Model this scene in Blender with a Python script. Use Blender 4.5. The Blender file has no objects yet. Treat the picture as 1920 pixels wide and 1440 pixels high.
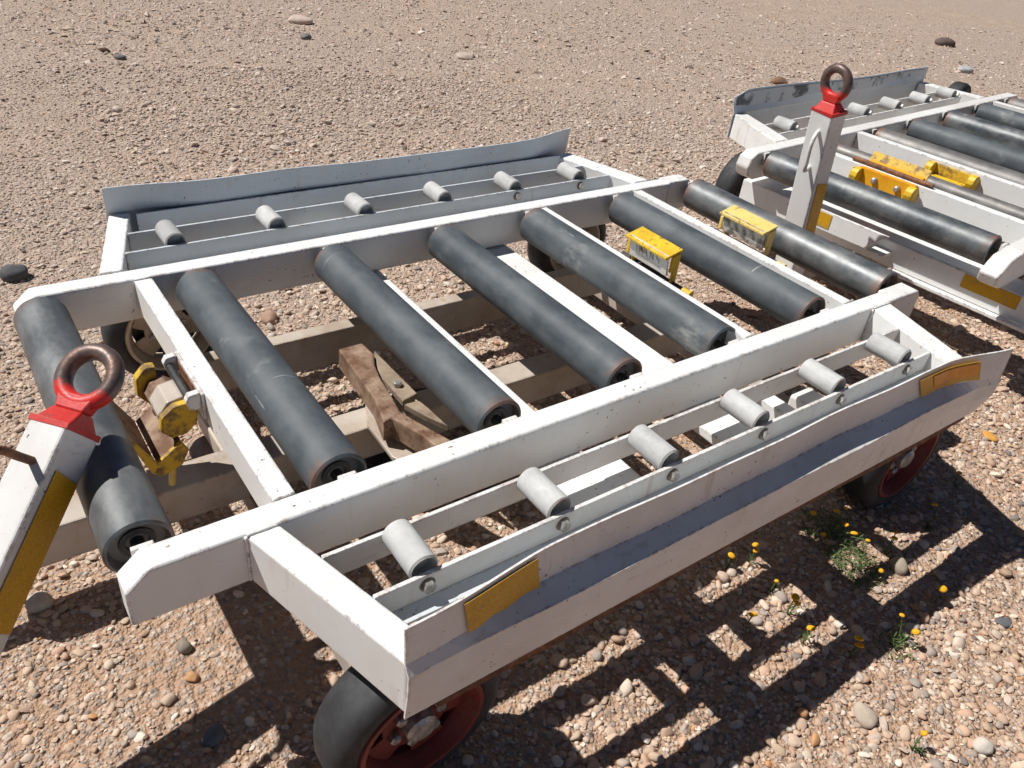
import bpy, bmesh, math, random
import numpy as np
from mathutils import Vector, Matrix

random.seed(7)
rng = np.random.default_rng(11)
SC = bpy.context.scene
COL = SC.collection
H = 0.55                      # height of the dolly decks above the ground

# ------------------------------------------------------------------ camera
def cam_axes(pan, tilt, roll):
    f = Vector((math.sin(pan)*math.cos(tilt), math.cos(pan)*math.cos(tilt), -math.sin(tilt)))
    r = Vector((math.cos(pan), -math.sin(pan), 0)); u = r.cross(f)
    c, s = math.cos(roll), math.sin(roll)
    return c*r + s*u, -s*r + c*u, f
CAM = Vector((-0.374, -1.0768, 1.1079 + H))
cr, cu, cf = cam_axes(0.6862, 0.6002, 0.1258)
cd = bpy.data.cameras.new('camera'); cam = bpy.data.objects.new('camera', cd); COL.objects.link(cam)
cam.matrix_world = Matrix(((cr.x, cu.x, -cf.x, CAM.x), (cr.y, cu.y, -cf.y, CAM.y), (cr.z, cu.z, -cf.z, CAM.z), (0, 0, 0, 1)))
cd.sensor_width = 36; cd.lens = 36*1494.7/1920; cd.clip_start = 0.05; cd.clip_end = 500
SC.camera = cam

# ------------------------------------------------------------------ light
L = Vector((0.48, -0.478, -1.0)).normalized()          # the way the sunlight travels
elev = math.asin(-L.z); az = math.atan2(-L.x, -L.y)
W = bpy.data.worlds.new('World'); SC.world = W; W.use_nodes = True
nt = W.node_tree; nt.nodes.clear()
sky = nt.nodes.new('ShaderNodeTexSky'); sky.sky_type = 'NISHITA'; sky.sun_disc = False
sky.sun_elevation = elev; sky.sun_rotation = az; sky.air_density = 0.45; sky.dust_density = 0.0; sky.ozone_density = 1.0
bg = nt.nodes.new('ShaderNodeBackground'); bg.inputs['Strength'].default_value = 0.05
wo = nt.nodes.new('ShaderNodeOutputWorld')
nt.links.new(sky.outputs[0], bg.inputs['Color']); nt.links.new(bg.outputs[0], wo.inputs['Surface'])
sl = bpy.data.lights.new('sun', 'SUN'); sl.energy = 5.0; sl.angle = math.radians(0.5); sl.color = (1.0, 0.972, 0.925)
so = bpy.data.objects.new('sun', sl); COL.objects.link(so); so.rotation_euler = L.to_track_quat('-Z', 'Y').to_euler(); so.location = (-3, 3, 6)
vs = SC.view_settings; vs.view_transform = 'Standard'; vs.look = 'None'; vs.exposure = 0.12; vs.gamma = 1.0; vs.use_curve_mapping = False

# ------------------------------------------------------------------ materials
class NT:
    def __init__(s, name):
        s.m = bpy.data.materials.new(name); s.m.use_nodes = True
        s.t = s.m.node_tree; s.b = s.t.nodes['Principled BSDF']; s._tc = None
    def n(s, t): return s.t.nodes.new(t)
    def l(s, a, b): s.t.links.new(a, b)
    def put(s, sock, v):
        if hasattr(v, 'is_output'): s.l(v, sock)
        else: sock.default_value = v if not isinstance(v, tuple) or len(v) == 4 or sock.type == 'VECTOR' else (*v, 1)
    def set(s, k, v): s.put(s.b.inputs[k], v)
    def tc(s, k='Object'):
        if not s._tc: s._tc = s.n('ShaderNodeTexCoord')
        return s._tc.outputs[k]
    def mapped(s, scale=(1, 1, 1), k='Object', rand=False):
        v = s.tc(k)
        if rand:
            oi = s.n('ShaderNodeObjectInfo'); m = s.n('ShaderNodeVectorMath'); m.operation = 'MULTIPLY_ADD'
            s.l(oi.outputs['Random'], m.inputs[0]); m.inputs[1].default_value = (17, 31, 23); s.l(v, m.inputs[2]); v = m.outputs[0]
        mp = s.n('ShaderNodeMapping'); s.l(v, mp.inputs['Vector']); mp.inputs['Scale'].default_value = scale
        return mp.outputs[0]
    def noise(s, scale, detail=3, rough=0.55, vec=None):
        x = s.n('ShaderNodeTexNoise'); x.inputs['Scale'].default_value = scale; x.inputs['Detail'].default_value = detail
        x.inputs['Roughness'].default_value = rough; s.l(vec if vec is not None else s.tc(), x.inputs['Vector']); return x.outputs['Fac']
    def vor(s, scale, vec=None, feature='F1'):
        x = s.n('ShaderNodeTexVoronoi'); x.feature = feature; x.inputs['Scale'].default_value = scale
        s.l(vec if vec is not None else s.tc(), x.inputs['Vector']); return x
    def ramp(s, f, a, b, lo=0.0, hi=1.0):
        x = s.n('ShaderNodeMapRange'); x.clamp = True
        s.put(x.inputs['Value'], f); x.inputs['From Min'].default_value = a; x.inputs['From Max'].default_value = b
        x.inputs['To Min'].default_value = lo; x.inputs['To Max'].default_value = hi; return x.outputs[0]
    def math(s, op, a, b=0.0):
        x = s.n('ShaderNodeMath'); x.operation = op; s.put(x.inputs[0], a); s.put(x.inputs[1], b); return x.outputs[0]
    def mix(s, f, a, b):
        x = s.n('ShaderNodeMix'); x.data_type = 'RGBA'; s.put(x.inputs[0], f); s.put(x.inputs[6], a); s.put(x.inputs[7], b); return x.outputs[2]
    def bump(s, h, strength=0.3, dist=0.01):
        x = s.n('ShaderNodeBump'); x.inputs['Strength'].default_value = strength; x.inputs['Distance'].default_value = dist
        s.l(h, x.inputs['Height']); s.l(x.outputs[0], s.b.inputs['Normal'])
    def edge(s, r=0.004):
        b = s.n('ShaderNodeBevel'); b.samples = 2; b.inputs['Radius'].default_value = r
        g = s.n('ShaderNodeNewGeometry'); d = s.n('ShaderNodeVectorMath'); d.operation = 'DOT_PRODUCT'
        s.l(b.outputs[0], d.inputs[0]); s.l(g.outputs['Normal'], d.inputs[1])
        return s.ramp(d.outputs['Value'], 0.99, 0.90)

def white_paint(name, base=(0.80, 0.79, 0.765), dirt=(0.50, 0.46, 0.40), dirt_amt=0.35, chip=0.5):
    q = NT(name)
    big = q.noise(3.2, 5, 0.6); fine = q.noise(38, 4, 0.7); mid = q.noise(11, 4)
    c = q.mix(q.ramp(big, 0.45, 0.75, 0.0, dirt_amt), base, dirt)
    c = q.mix(q.ramp(mid, 0.5, 0.72, 0.0, dirt_amt*0.55), c, (0.58, 0.55, 0.50))
    e = q.edge(0.011)
    spots = q.ramp(q.noise(85, 2, 0.5), 0.70, 0.72)                       # small chips
    gate = q.ramp(q.noise(7, 2), 0.47, 0.56)
    echip = q.math('MULTIPLY', e, q.math('MULTIPLY', q.ramp(q.noise(34, 6, 0.85), 0.535 - 0.06*(chip - 0.5), 0.585 - 0.06*(chip - 0.5)), q.ramp(q.noise(9, 3), 0.40, 0.48)))
    msk = q.math('MAXIMUM', echip, q.math('MULTIPLY', spots, gate))
    smear = q.math('MULTIPLY', q.ramp(q.noise(16, 5, 0.75, q.mapped((0.5, 0.5, 1.6))), 0.60, 0.74), 0.75*dirt_amt)
    c = q.mix(smear, c, (0.22, 0.17, 0.13))
    streak = q.ramp(q.noise(22, 3, 0.6, q.mapped((1, 1, 0.18))), 0.62, 0.76, 0, 0.85*dirt_amt)
    c = q.mix(streak, c, (0.40, 0.25, 0.13))
    rust = q.mix(q.ramp(fine, 0.4, 0.65), (0.10, 0.055, 0.035), (0.26, 0.12, 0.05))
    c = q.mix(q.math('MULTIPLY', msk, 0.92), c, rust)
    q.set('Base Color', c); q.set('Roughness', q.ramp(fine, 0.3, 0.7, 0.34, 0.52))
    q.bump(q.math('ADD', q.math('MULTIPLY', msk, -0.6), q.math('MULTIPLY', mid, 0.5)), 0.25, 0.002)
    return q.m

def roller_paint(name, dark, light, metal, rough, rust=0.55, scr=1.0):
    q = NT(name)
    v = q.mapped((1, 1, 1), rand=True)
    n1 = q.noise(7, 6, 0.65, v); n2 = q.noise(26, 5, 0.7, q.mapped((1, 0.35, 1), rand=True)); n3 = q.noise(90, 3, 0.6, v)
    c = q.mix(q.ramp(q.math('ADD', q.math('MULTIPLY', n1, 0.6), q.math('MULTIPLY', n2, 0.4)), 0.42, 0.62), dark, light)
    patch = q.math('MULTIPLY', q.ramp(q.noise(4.5, 4, 0.6, v), 0.58, 0.70), q.ramp(n2, 0.4, 0.62))
    oi = q.n('ShaderNodeObjectInfo'); c = q.mix(q.ramp(oi.outputs['Random'], 0, 1, 0.0, 0.35), c, light)
    c = q.mix(q.math('MULTIPLY', patch, 0.7), c, (0.36, 0.36, 0.33))
    s1 = q.ramp(q.noise(60, 2, 0.5, q.mapped((1.0, 0.05, 0.7), rand=True)), 0.735, 0.76)
    s2 = q.ramp(q.noise(48, 2, 0.5, q.mapped((0.12, 1.4, 0.12), rand=True)), 0.72, 0.75)
    sc = q.math('MULTIPLY', q.math('MAXIMUM', s1, s2), q.ramp(n1, 0.5, 0.6))
    c = q.mix(q.math('MULTIPLY', sc, 0.6*scr), c, (0.52, 0.52, 0.49))
    g = q.n('ShaderNodeSeparateXYZ'); q.l(q.tc('Generated'), g.inputs[0])
    ends = q.math('MULTIPLY', q.math('ABSOLUTE', q.math('SUBTRACT', g.outputs[1], 0.5)), 2.0)
    rm = q.math('MULTIPLY', q.ramp(q.math('ADD', ends, q.math('MULTIPLY', n2, 0.10)), 0.985, 1.05), q.ramp(n1, 0.47, 0.58))
    c = q.mix(q.math('MULTIPLY', rm, rust*1.4), c, q.mix(n3, (0.10, 0.04, 0.02), (0.30, 0.12, 0.05)))
    q.set('Base Color', c); q.set('Metallic', q.math('MULTIPLY', q.math('SUBTRACT', 1.0, rm), metal)); q.set('Roughness', q.ramp(n2, 0.3, 0.7, rough - 0.08, rough + 0.12))
    q.bump(q.math('ADD', q.math('MULTIPLY', n2, 0.5), q.math('MULTIPLY', sc, -0.5)), 0.12, 0.003)
    return q.m

def simple(name, a, b, scale=12, rough=0.6, metal=0.0, chip=None, chipcol=(0.16, 0.08, 0.04), lo=0.38, hi=0.66, bump=0.2, chips=0.62):
    q = NT(name); n = q.noise(scale, 5, 0.65); f = q.noise(scale*6, 3, 0.6)
    c = q.mix(q.ramp(n, lo, hi), a, b)
    if chip:
        m = q.math('MULTIPLY', q.ramp(q.noise(34, 5, 0.75), chips, chips + 0.05), chip)
        e = q.math('MULTIPLY', q.edge(0.004), q.ramp(q.noise(60, 3, 0.7), 0.46, 0.54))
        m = q.math('MAXIMUM', m, e); c = q.mix(m, c, chipcol)
    q.set('Base Color', c); q.set('Roughness', q.ramp(f, 0.3, 0.7, rough - 0.1, rough + 0.1)); q.set('Metallic', metal)
    q.bump(f, bump, 0.002); return q.m

M = {}
M['white'] = white_paint('white_paint', (0.80, 0.80, 0.785), dirt_amt=0.26, chip=1.0)
M['white_worn'] = white_paint('worn_white_paint', (0.78, 0.77, 0.75), dirt_amt=0.5, chip=1.3)
M['sheet'] = white_paint('sky_tinted_sheet_paint', (0.60, 0.64, 0.67), (0.42, 0.42, 0.42), 0.38, 0.9)  # grey sheet paint; blue sky cast of the shaded far guard put into its colour
M['dusty'] = white_paint('dusty_white_paint', (0.50, 0.43, 0.36), (0.27, 0.195, 0.14), 0.9, 1.0)
M['rollA'] = roller_paint('painted_roller', (0.046, 0.056, 0.066), (0.108, 0.120, 0.128), 0.0, 0.60, 0.5)
M['rollB'] = roller_paint('bare_steel_roller', (0.060, 0.068, 0.076), (0.20, 0.205, 0.205), 0.35, 0.46, 0.6, 1.5)
M['rollC'] = roller_paint('worn_steel_roller', (0.075, 0.075, 0.078), (0.24, 0.225, 0.21), 0.3, 0.50, 0.8, 1.0)
M['small'] = roller_paint('galvanised_roller', (0.36, 0.36, 0.355), (0.60, 0.60, 0.585), 0.0, 0.80, 0.8, 0.2)
M['dark_steel'] = simple('dark_steel', (0.035, 0.037, 0.04), (0.09, 0.085, 0.08), 20, 0.55, 0.5)
M['rust'] = simple('rusty_steel', (0.11, 0.045, 0.025), (0.30, 0.14, 0.065), 30, 0.75, 0.15)
M['mudrust'] = simple('muddy_rusty_steel', (0.15, 0.075, 0.042), (0.38, 0.27, 0.19), 13, 0.75, 0.1, 0.9, (0.10, 0.045, 0.025), chips=0.57)
M['greasy'] = simple('greasy_plate', (0.17, 0.12, 0.085), (0.36, 0.28, 0.20), 11, 0.7, 0.0, 0.7, (0.08, 0.05, 0.03))
M['yellow'] = simple('yellow_paint', (0.66, 0.39, 0.014), (0.80, 0.54, 0.025), 14, 0.55, 0.0, 0.9, (0.14, 0.085, 0.05), chips=0.585)
M['yellow_grimy'] = simple('grimy_yellow_paint', (0.24, 0.15, 0.05), (0.66, 0.42, 0.03), 22, 0.6, 0.0, 0.95, (0.13, 0.07, 0.04), lo=0.40, hi=0.52, chips=0.60)
M['yellow_faded'] = simple('faded_yellow_paint', (0.72, 0.50, 0.12), (0.78, 0.58, 0.20), 14, 0.6, 0.0, 0.9, (0.20, 0.11, 0.07), chips=0.6)
M['orange'] = simple('orange_paint', (0.80, 0.33, 0.01), (0.82, 0.42, 0.015), 20, 0.4, 0.0, 0.5, (0.6, 0.08, 0.01))
M['red'] = simple('red_paint', (0.50, 0.016, 0.013), (0.64, 0.028, 0.020), 18, 0.5, 0.0, 0.85, (0.16, 0.06, 0.05), chips=0.60)
M['rim_red'] = simple('faded_red_rim', (0.16, 0.024, 0.017), (0.25, 0.042, 0.030), 14, 0.6, 0.0, 0.9, (0.16, 0.07, 0.04), chips=0.58)
M['rim_tan'] = simple('dusty_cream_rim', (0.40, 0.32, 0.24), (0.55, 0.46, 0.36), 14, 0.7, 0.0, 0.7)
M['tyre'] = simple('rubber', (0.018, 0.019, 0.022), (0.050, 0.050, 0.052), 8, 0.7, 0.0)
M['bolt'] = simple('bolt_steel', (0.30, 0.29, 0.27), (0.60, 0.58, 0.55), 60, 0.4, 0.6)
M['grimy'] = simple('grimy_white_plate', (0.16, 0.13, 0.11), (0.52, 0.49, 0.44), 26, 0.65, 0.0, lo=0.42, hi=0.58)
M['plate'] = simple('pale_plate', (0.60, 0.58, 0.53), (0.70, 0.68, 0.63), 16, 0.55, 0.0, 0.9, (0.24, 0.12, 0.06), chips=0.66)
M['ink'] = simple('faded_ink', (0.16, 0.16, 0.17), (0.24, 0.22, 0.22), 20, 0.7)
M['scuffed'] = simple('rubber_scuffed_paint', (0.09, 0.09, 0.10), (0.55, 0.56, 0.57), 5.5, 0.5, 0.0, lo=0.42, hi=0.50)
M['stem'] = simple('green_stem', (0.06, 0.10, 0.025), (0.12, 0.17, 0.05), 40, 0.7)
M['dry'] = simple('dry_grass', (0.28, 0.22, 0.10), (0.42, 0.34, 0.18), 40, 0.8)
M['petal'] = simple('yellow_flower', (0.72, 0.33, 0.006), (0.80, 0.44, 0.012), 90, 0.8)

def tape_mat(name, a, b_):
    q = NT(name); v = q.vor(330); n = q.noise(24, 5, 0.7)
    c = q.mix(q.ramp(v.outputs['Distance'], 0.25, 0.6), b_, a); c = q.mix(q.ramp(n, 0.56, 0.68, 0, 0.45), c, (0.30, 0.20, 0.10))
    e = q.math('MULTIPLY', q.edge(0.006), q.ramp(q.noise(70, 3, 0.7), 0.45, 0.52)); c = q.mix(e, c, (0.30, 0.24, 0.16))
    q.set('Base Color', c); q.set('Roughness', q.ramp(n, 0.3, 0.7, 0.3, 0.5)); q.bump(v.outputs['Distance'], 0.3, 0.001); return q.m
M['tape'] = tape_mat('amber_reflective_tape', (0.56, 0.29, 0.008), (0.74, 0.42, 0.014))
M['tape_orange'] = tape_mat('orange_reflective_tape', (0.72, 0.25, 0.010), (0.88, 0.38, 0.02))
def eye_mat():
    q = NT('towing_eye_steel'); n = q.noise(30, 4, 0.7)
    c = q.mix(q.ramp(n, 0.35, 0.65), (0.085, 0.075, 0.075), (0.22, 0.13, 0.10))
    g = q.n('ShaderNodeSeparateXYZ'); q.l(q.tc('Object'), g.inputs[0])
    m = q.ramp(q.math('ADD', g.outputs[2], q.math('MULTIPLY', n, 0.055)), -0.008, 0.004)     # overspray of red paint on the lower half
    q.set('Base Color', q.mix(m, (0.62, 0.022, 0.016), c)); q.set('Roughness', 0.45); q.set('Metallic', q.math('MULTIPLY', m, 0.4)); q.bump(q.noise(120, 3), 0.3, 0.002)
    return q.m
M['eye'] = eye_mat()

def ground_mat():
    q = NT('dry_gravelly_soil'); v = q.tc()
    big = q.noise(0.55, 4, 0.6); mid = q.noise(4, 4, 0.6); fine = q.noise(55, 4, 0.7)
    v1 = q.vor(58); v2 = q.vor(125); v3 = q.vor(30)
    soil = q.mix(q.ramp(mid, 0.35, 0.65), (0.43, 0.31, 0.235), (0.545, 0.41, 0.32))
    soil = q.mix(q.ramp(big, 0.42, 0.62), soil, (0.46, 0.36, 0.295))
    gy = q.n('ShaderNodeSeparateXYZ'); q.l(q.tc(), gy.inputs[0])
    nearby = q.ramp(q.math('ADD', gy.outputs[1], q.math('MULTIPLY', q.noise(0.9, 3), 2.2)), 2.9, 1.5)
    soil = q.mix(nearby, soil, (0.47, 0.305, 0.205))
    hs = q.n('ShaderNodeSeparateColor'); q.l(v1.outputs['Color'], hs.inputs[0])
    st = q.mix(hs.outputs[0], (0.30, 0.235, 0.195), (0.64, 0.515, 0.42)); st = q.mix(q.ramp(hs.outputs[1], 0.93, 0.97), st, (0.24, 0.21, 0.19))
    c = q.mix(q.ramp(v1.outputs['Distance'], 0.55, 0.35), soil, st)
    c = q.mix(q.math('MULTIPLY', fine, 0.25), c, (0.24, 0.17, 0.125))
    q.set('Base Color', c); q.set('Roughness', 0.92); q.set('Specular IOR Level', 0.2)
    h = q.math('ADD', q.math('MULTIPLY', v1.outputs['Distance'], -0.8), q.math('MULTIPLY', v2.outputs['Distance'], -0.45))
    h = q.math('ADD', h, q.math('MULTIPLY', v3.outputs['Distance'], -0.55)); h = q.math('ADD', h, q.math('MULTIPLY', fine, 0.4))
    q.bump(h, 0.9, 0.016); return q.m
def pebble_mat():
    q = NT('pebble'); a = q.n('ShaderNodeVertexColor'); a.layer_name = 'tint'
    n = q.noise(160, 3, 0.6); k = q.ramp(n, 0.3, 0.7, 0.0, 0.35)
    q.set('Base Color', q.mix(k, a.outputs['Color'], (0.36, 0.265, 0.195))); q.set('Roughness', 0.85); q.set('Specular IOR Level', 0.25); q.bump(n, 0.35, 0.002)
    return q.m
M['ground'] = ground_mat(); M['pebble'] = pebble_mat()

# ------------------------------------------------------------------ mesh helpers
def link(name, me, mat, parent=None, loc=(0, 0, 0), rot=None):
    o = bpy.data.objects.new(name, me); COL.objects.link(o)
    if mat is not None and me is not None and not me.materials: me.materials.append(M[mat] if isinstance(mat, str) else mat)
    o.location = loc
    if rot is not None: o.rotation_euler = rot
    if parent is not None: o.parent = parent
    return o
def fin(bm, name, bevel=0.0, seg=2, smooth=False):
    bmesh.ops.recalc_face_normals(bm, faces=bm.faces)
    if bevel > 0:
        bmesh.ops.bevel(bm, geom=[e for e in bm.edges if len(e.link_faces) == 2 and e.calc_face_angle(0) > 0.35], offset=bevel, segments=seg, affect='EDGES', profile=0.5, clamp_overlap=True)
    for f in bm.faces: f.smooth = smooth
    me = bpy.data.meshes.new(name); bm.to_mesh(me); bm.free(); return me
def hexa(bm, p):          # eight corners: bottom 0-3, top 4-7
    v = [bm.verts.new(Vector(q)) for q in p]
    for f in ((0, 3, 2, 1), (4, 5, 6, 7), (0, 1, 5, 4), (1, 2, 6, 5), (2, 3, 7, 6), (3, 0, 4, 7)): bm.faces.new([v[i] for i in f])
def bx(bm, x0, x1, y0, y1, z0, z1):
    hexa(bm, [(x0, y0, z0), (x1, y0, z0), (x1, y1, z0), (x0, y1, z0), (x0, y0, z1), (x1, y0, z1), (x1, y1, z1), (x0, y1, z1)])
def prism(bm, poly, a, b, axis='y'):
    mk = {'y': lambda s, t, d: (s, d, t), 'x': lambda s, t, d: (d, s, t), 'z': lambda s, t, d: (s, t, d)}[axis]
    A = [bm.verts.new(mk(s, t, a)) for s, t in poly]; B = [bm.verts.new(mk(s, t, b)) for s, t in poly]; n = len(poly)
    bm.faces.new(A); bm.faces.new(B[::-1])
    for i in range(n): bm.faces.new((A[i], B[i], B[(i+1) % n], A[(i+1) % n]))
def frame(axis):
    a = Vector(axis).normalized(); t = Vector((0, 0, 1)) if abs(a.z) < 0.9 else Vector((1, 0, 0))
    u = a.cross(t).normalized(); return a, u, a.cross(u)
def lathe(bm, prof, org, axis, seg=32, close=False):
    a, u, w = frame(axis); org = Vector(org); rings = []
    for s, r in prof:
        rings.append([bm.verts.new(org + a*s + (u*math.cos(2*math.pi*i/seg) + w*math.sin(2*math.pi*i/seg))*max(r, 1e-5)) for i in range(seg)])
    R = list(zip(rings, rings[1:])) + ([(rings[-1], rings[0])] if close else [])
    for p, q in R:
        for i in range(seg): bm.faces.new((p[i], p[(i+1) % seg], q[(i+1) % seg], q[i]))
    if not close: bm.faces.new(rings[0][::-1]); bm.faces.new(rings[-1])
def tube(bm, pts, r, seg=10):
    pts = [Vector(p) for p in pts]; rings = []; n = len(pts); prev = None
    for i, p in enumerate(pts):
        t = (pts[min(i+1, n-1)] - pts[max(i-1, 0)]).normalized()
        if prev is None: a, u, w = frame(t)
        else: u = (prev - t*prev.dot(t)).normalized(); w = t.cross(u)
        prev = u; rr = r[i] if isinstance(r, (list, tuple)) else r
        rings.append([bm.verts.new(p + (u*math.cos(2*math.pi*k/seg) + w*math.sin(2*math.pi*k/seg))*rr) for k in range(seg)])
    for p, q in zip(rings, rings[1:]):
        for i in range(seg): bm.faces.new((p[i], p[(i+1) % seg], q[(i+1) % seg], q[i]))
    bm.faces.new(rings[0][::-1]); bm.faces.new(rings[-1])
def smooth_path(pts, n=8):
    P = [Vector(p) for p in pts]; out = []
    for i in range(len(P)-1):
        p0, p1, p2, p3 = P[max(i-1, 0)], P[i], P[i+1], P[min(i+2, len(P)-1)]
        for k in range(n):
            t = k/n; out.append(0.5*((2*p1) + (p2-p0)*t + (2*p0-5*p1+4*p2-p3)*t*t + (3*p1-p0-3*p2+p3)*t**3))
    return out + [P[-1]]
def tag(o, label, cat, group=None, kind=None):
    if label: o['label'] = label
    if cat: o['category'] = cat
    if group: o['group'] = group
    if kind: o['kind'] = kind
    return o
def new(): return bmesh.new()

class Dolly:
    """parts are written in deck coordinates (z = 0 is the deck top) and stored relative to the thing's base"""
    def __init__(s, name, base, ox, oy, rotz):
        s.o = link(name, None, None); s.o.location = base; s.o.rotation_euler = (0, 0, rotz); s.off = Vector((-ox, -oy, H))
    def part(s, name, bm, mat, bevel=0.004, seg=2, smooth=False, parent=None, pos=None):
        p = Vector(pos) if pos is not None else None
        if p is not None: loc = p + s.off
        else: bmesh.ops.translate(bm, verts=bm.verts, vec=s.off); loc = Vector((0, 0, 0))
        me = fin(bm, name, bevel, seg, smooth)
        if parent is not None: loc = loc - parent.location if p is not None else -parent.location
        return link(name, me, mat, parent if parent is not None else s.o, loc)
    def at(s, name, me, mat, pos, parent=None, rot=None):
        loc = Vector(pos) + s.off
        if parent is not None: loc = loc - parent.location
        return link(name, me, mat, parent if parent is not None else s.o, loc, rot)
    def box(s, name, x0, x1, y0, y1, z0, z1, mat='white', bevel=0.005, **k):
        bm = new(); bx(bm, x0, x1, y0, y1, z0, z1); return s.part(name, bm, mat, bevel, **k)

# ------------------------------------------------------------------ setting: ground and gravel
bm = new(); bmesh.ops.create_grid(bm, x_segments=60, y_segments=60, size=60)
bmesh.ops.translate(bm, verts=bm.verts, vec=(8, 12, 0))
g = link('ground', fin(bm, 'ground'), 'ground'); g['kind'] = 'structure'

PAL = np.array([(0.50, 0.36, 0.265), (0.56, 0.42, 0.315), (0.43, 0.285, 0.20), (0.42, 0.34, 0.285), (0.62, 0.50, 0.40), (0.52, 0.335, 0.235), (0.36, 0.31, 0.275), (0.68, 0.60, 0.51), (0.52, 0.26, 0.11), (0.17, 0.155, 0.15), (0.58, 0.43, 0.30)])
PW = np.array([20, 20, 11, 11, 14, 10, 6, 6, 1.6, 1.2, 7.0]); PW = PW/PW.sum()
def ico(sub):
    if sub == 0:
        v = np.array([(1, 0, 0), (0, 1, 0), (-1, 0, 0), (0, -1, 0), (0, 0, 1), (0, 0, -1.0)]); return v, np.array([(0, 1, 4), (1, 2, 4), (2, 3, 4), (3, 0, 4), (1, 0, 5), (2, 1, 5), (3, 2, 5), (0, 3, 5)])
    b = bmesh.new(); bmesh.ops.create_icosphere(b, subdivisions=sub, radius=1.0); b.verts.ensure_lookup_table()
    v = np.array([x.co[:] for x in b.verts]); f = np.array([[y.index for y in x.verts] for x in b.faces]); b.free(); return v, f
def pebble_shapes(sub, k=14):
    v, f = ico(sub); out = []
    for i in range(k):
        n = 1 + rng.normal(0, 0.05 if sub == 2 else 0.12, (len(v), 1))
        w = v*n
        for _ in range(7 if sub > 1 else 1):                     # a few broken faces
            d = rng.normal(size=3); d /= np.linalg.norm(d); h = rng.uniform(0.45, 0.82); q = w@d
            w = w - np.clip(q - h, 0, None)[:, None]*d*0.85
        out.append(w)
    return np.array(out), f
def field_noise(x, y):
    return (np.sin(1.7*x + 0.6*y + 1.3) + np.sin(-1.1*x + 2.3*y + 0.4) + np.sin(3.1*x + 2.9*y) * 0.7 + np.sin(5.3*x - 4.1*y + 2)*0.5)/3.2
def scatter(n, r0, r1, smin, smax, med, sub, cull):
    px, py = CAM.x, CAM.y
    r = np.sqrt(rng.uniform(r0*r0, r1*r1, n)); a = 0.6862 + rng.uniform(-0.95, 0.95, n)
    x = px + np.sin(a)*r; y = py + np.cos(a)*r
    d = np.stack([x - CAM.x, y - CAM.y, np.full(n, -CAM.z)], 1); f = np.array(cf); zc = d@f
    u = 1494.7*(d@np.array(cr))/zc; v = -1494.7*(d@np.array(cu))/zc
    keep = (zc > 0.2) & (np.abs(u) < 960 + cull) & (np.abs(v) < 720 + cull)
    fn = field_noise(x, y); keep &= rng.uniform(0, 1, n) < np.clip(0.70 + 0.50*fn + 0.22*np.clip(x - 0.3, 0, 1)*(y < 0.2), 0.22, 1)
    keep &= rng.uniform(0, 1, n) < np.clip(1.0 - (r - 8.0)/7.5, 0.25, 1)
    bare = ((x + 0.05)/0.24)**2 + ((y - 0.22)/0.22)**2 < 1                     # sandy patch under the front corner
    keep &= ~(bare & (rng.uniform(0, 1, n) < 0.88))
    x, y, fn = x[keep], y[keep], fn[keep]; m = len(x)
    s = np.clip(np.exp(rng.normal(np.log(med), 0.42, m)), smin, smax)
    s = s*np.where(x < 0.45, 0.78, 1.0)
    shp, F = pebble_shapes(sub); V = shp[rng.integers(0, len(shp), m)]
    sc = np.stack([s, s*rng.uniform(0.62, 1.0, m), s*rng.uniform(0.38, 0.72, m)], 1)
    V = V*sc[:, None, :]
    t = rng.normal(0, 0.22, (m, 2)); V[:, :, 2] += V[:, :, 0]*t[:, :1] + V[:, :, 1]*t[:, 1:]
    th = rng.uniform(0, 2*np.pi, m); c, q = np.cos(th)[:, None], np.sin(th)[:, None]
    X = V[:, :, 0]*c - V[:, :, 1]*q + x[:, None]; Y = V[:, :, 0]*q + V[:, :, 1]*c + y[:, None]
    Z = V[:, :, 2] + (sc[:, 2]*rng.uniform(-0.15, 0.62, m))[:, None]
    P = np.stack([X, Y, Z], 2)
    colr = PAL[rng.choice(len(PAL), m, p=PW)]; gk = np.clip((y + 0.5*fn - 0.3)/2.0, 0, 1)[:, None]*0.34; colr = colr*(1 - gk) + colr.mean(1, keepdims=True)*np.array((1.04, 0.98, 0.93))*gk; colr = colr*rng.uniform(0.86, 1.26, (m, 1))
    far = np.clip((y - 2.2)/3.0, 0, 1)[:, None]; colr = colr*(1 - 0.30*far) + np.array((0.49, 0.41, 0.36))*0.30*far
    return P, F, colr
def mesh_from(chunks, name):
    vs_, fs_, cs_ = [], [], []; o = 0
    for P, F, C in chunks:
        m, k = P.shape[:2]
        vs_.append(P.reshape(-1, 3)); fs_.append((F[None] + (np.arange(m)*k)[:, None, None] + o).reshape(-1, 3)); cs_.append(np.repeat(C, k, 0)); o += m*k
    v = np.concatenate(vs_).astype(np.float32); f = np.concatenate(fs_).astype(np.int32); c = np.concatenate(cs_)
    me = bpy.data.meshes.new(name); me.vertices.add(len(v)); me.vertices.foreach_set('co', v.ravel())
    me.loops.add(len(f)*3); me.loops.foreach_set('vertex_index', f.ravel())
    me.polygons.add(len(f)); me.polygons.foreach_set('loop_start', np.arange(0, len(f)*3, 3, dtype=np.int32))
    me.update(calc_edges=True)
    at = me.color_attributes.new('tint', 'FLOAT_COLOR', 'POINT'); at.data.foreach_set('color', np.concatenate([c, np.ones((len(c), 1))], 1).astype(np.float32).ravel())
    me.set_sharp_from_angle(angle=0.95)
    return me
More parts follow.
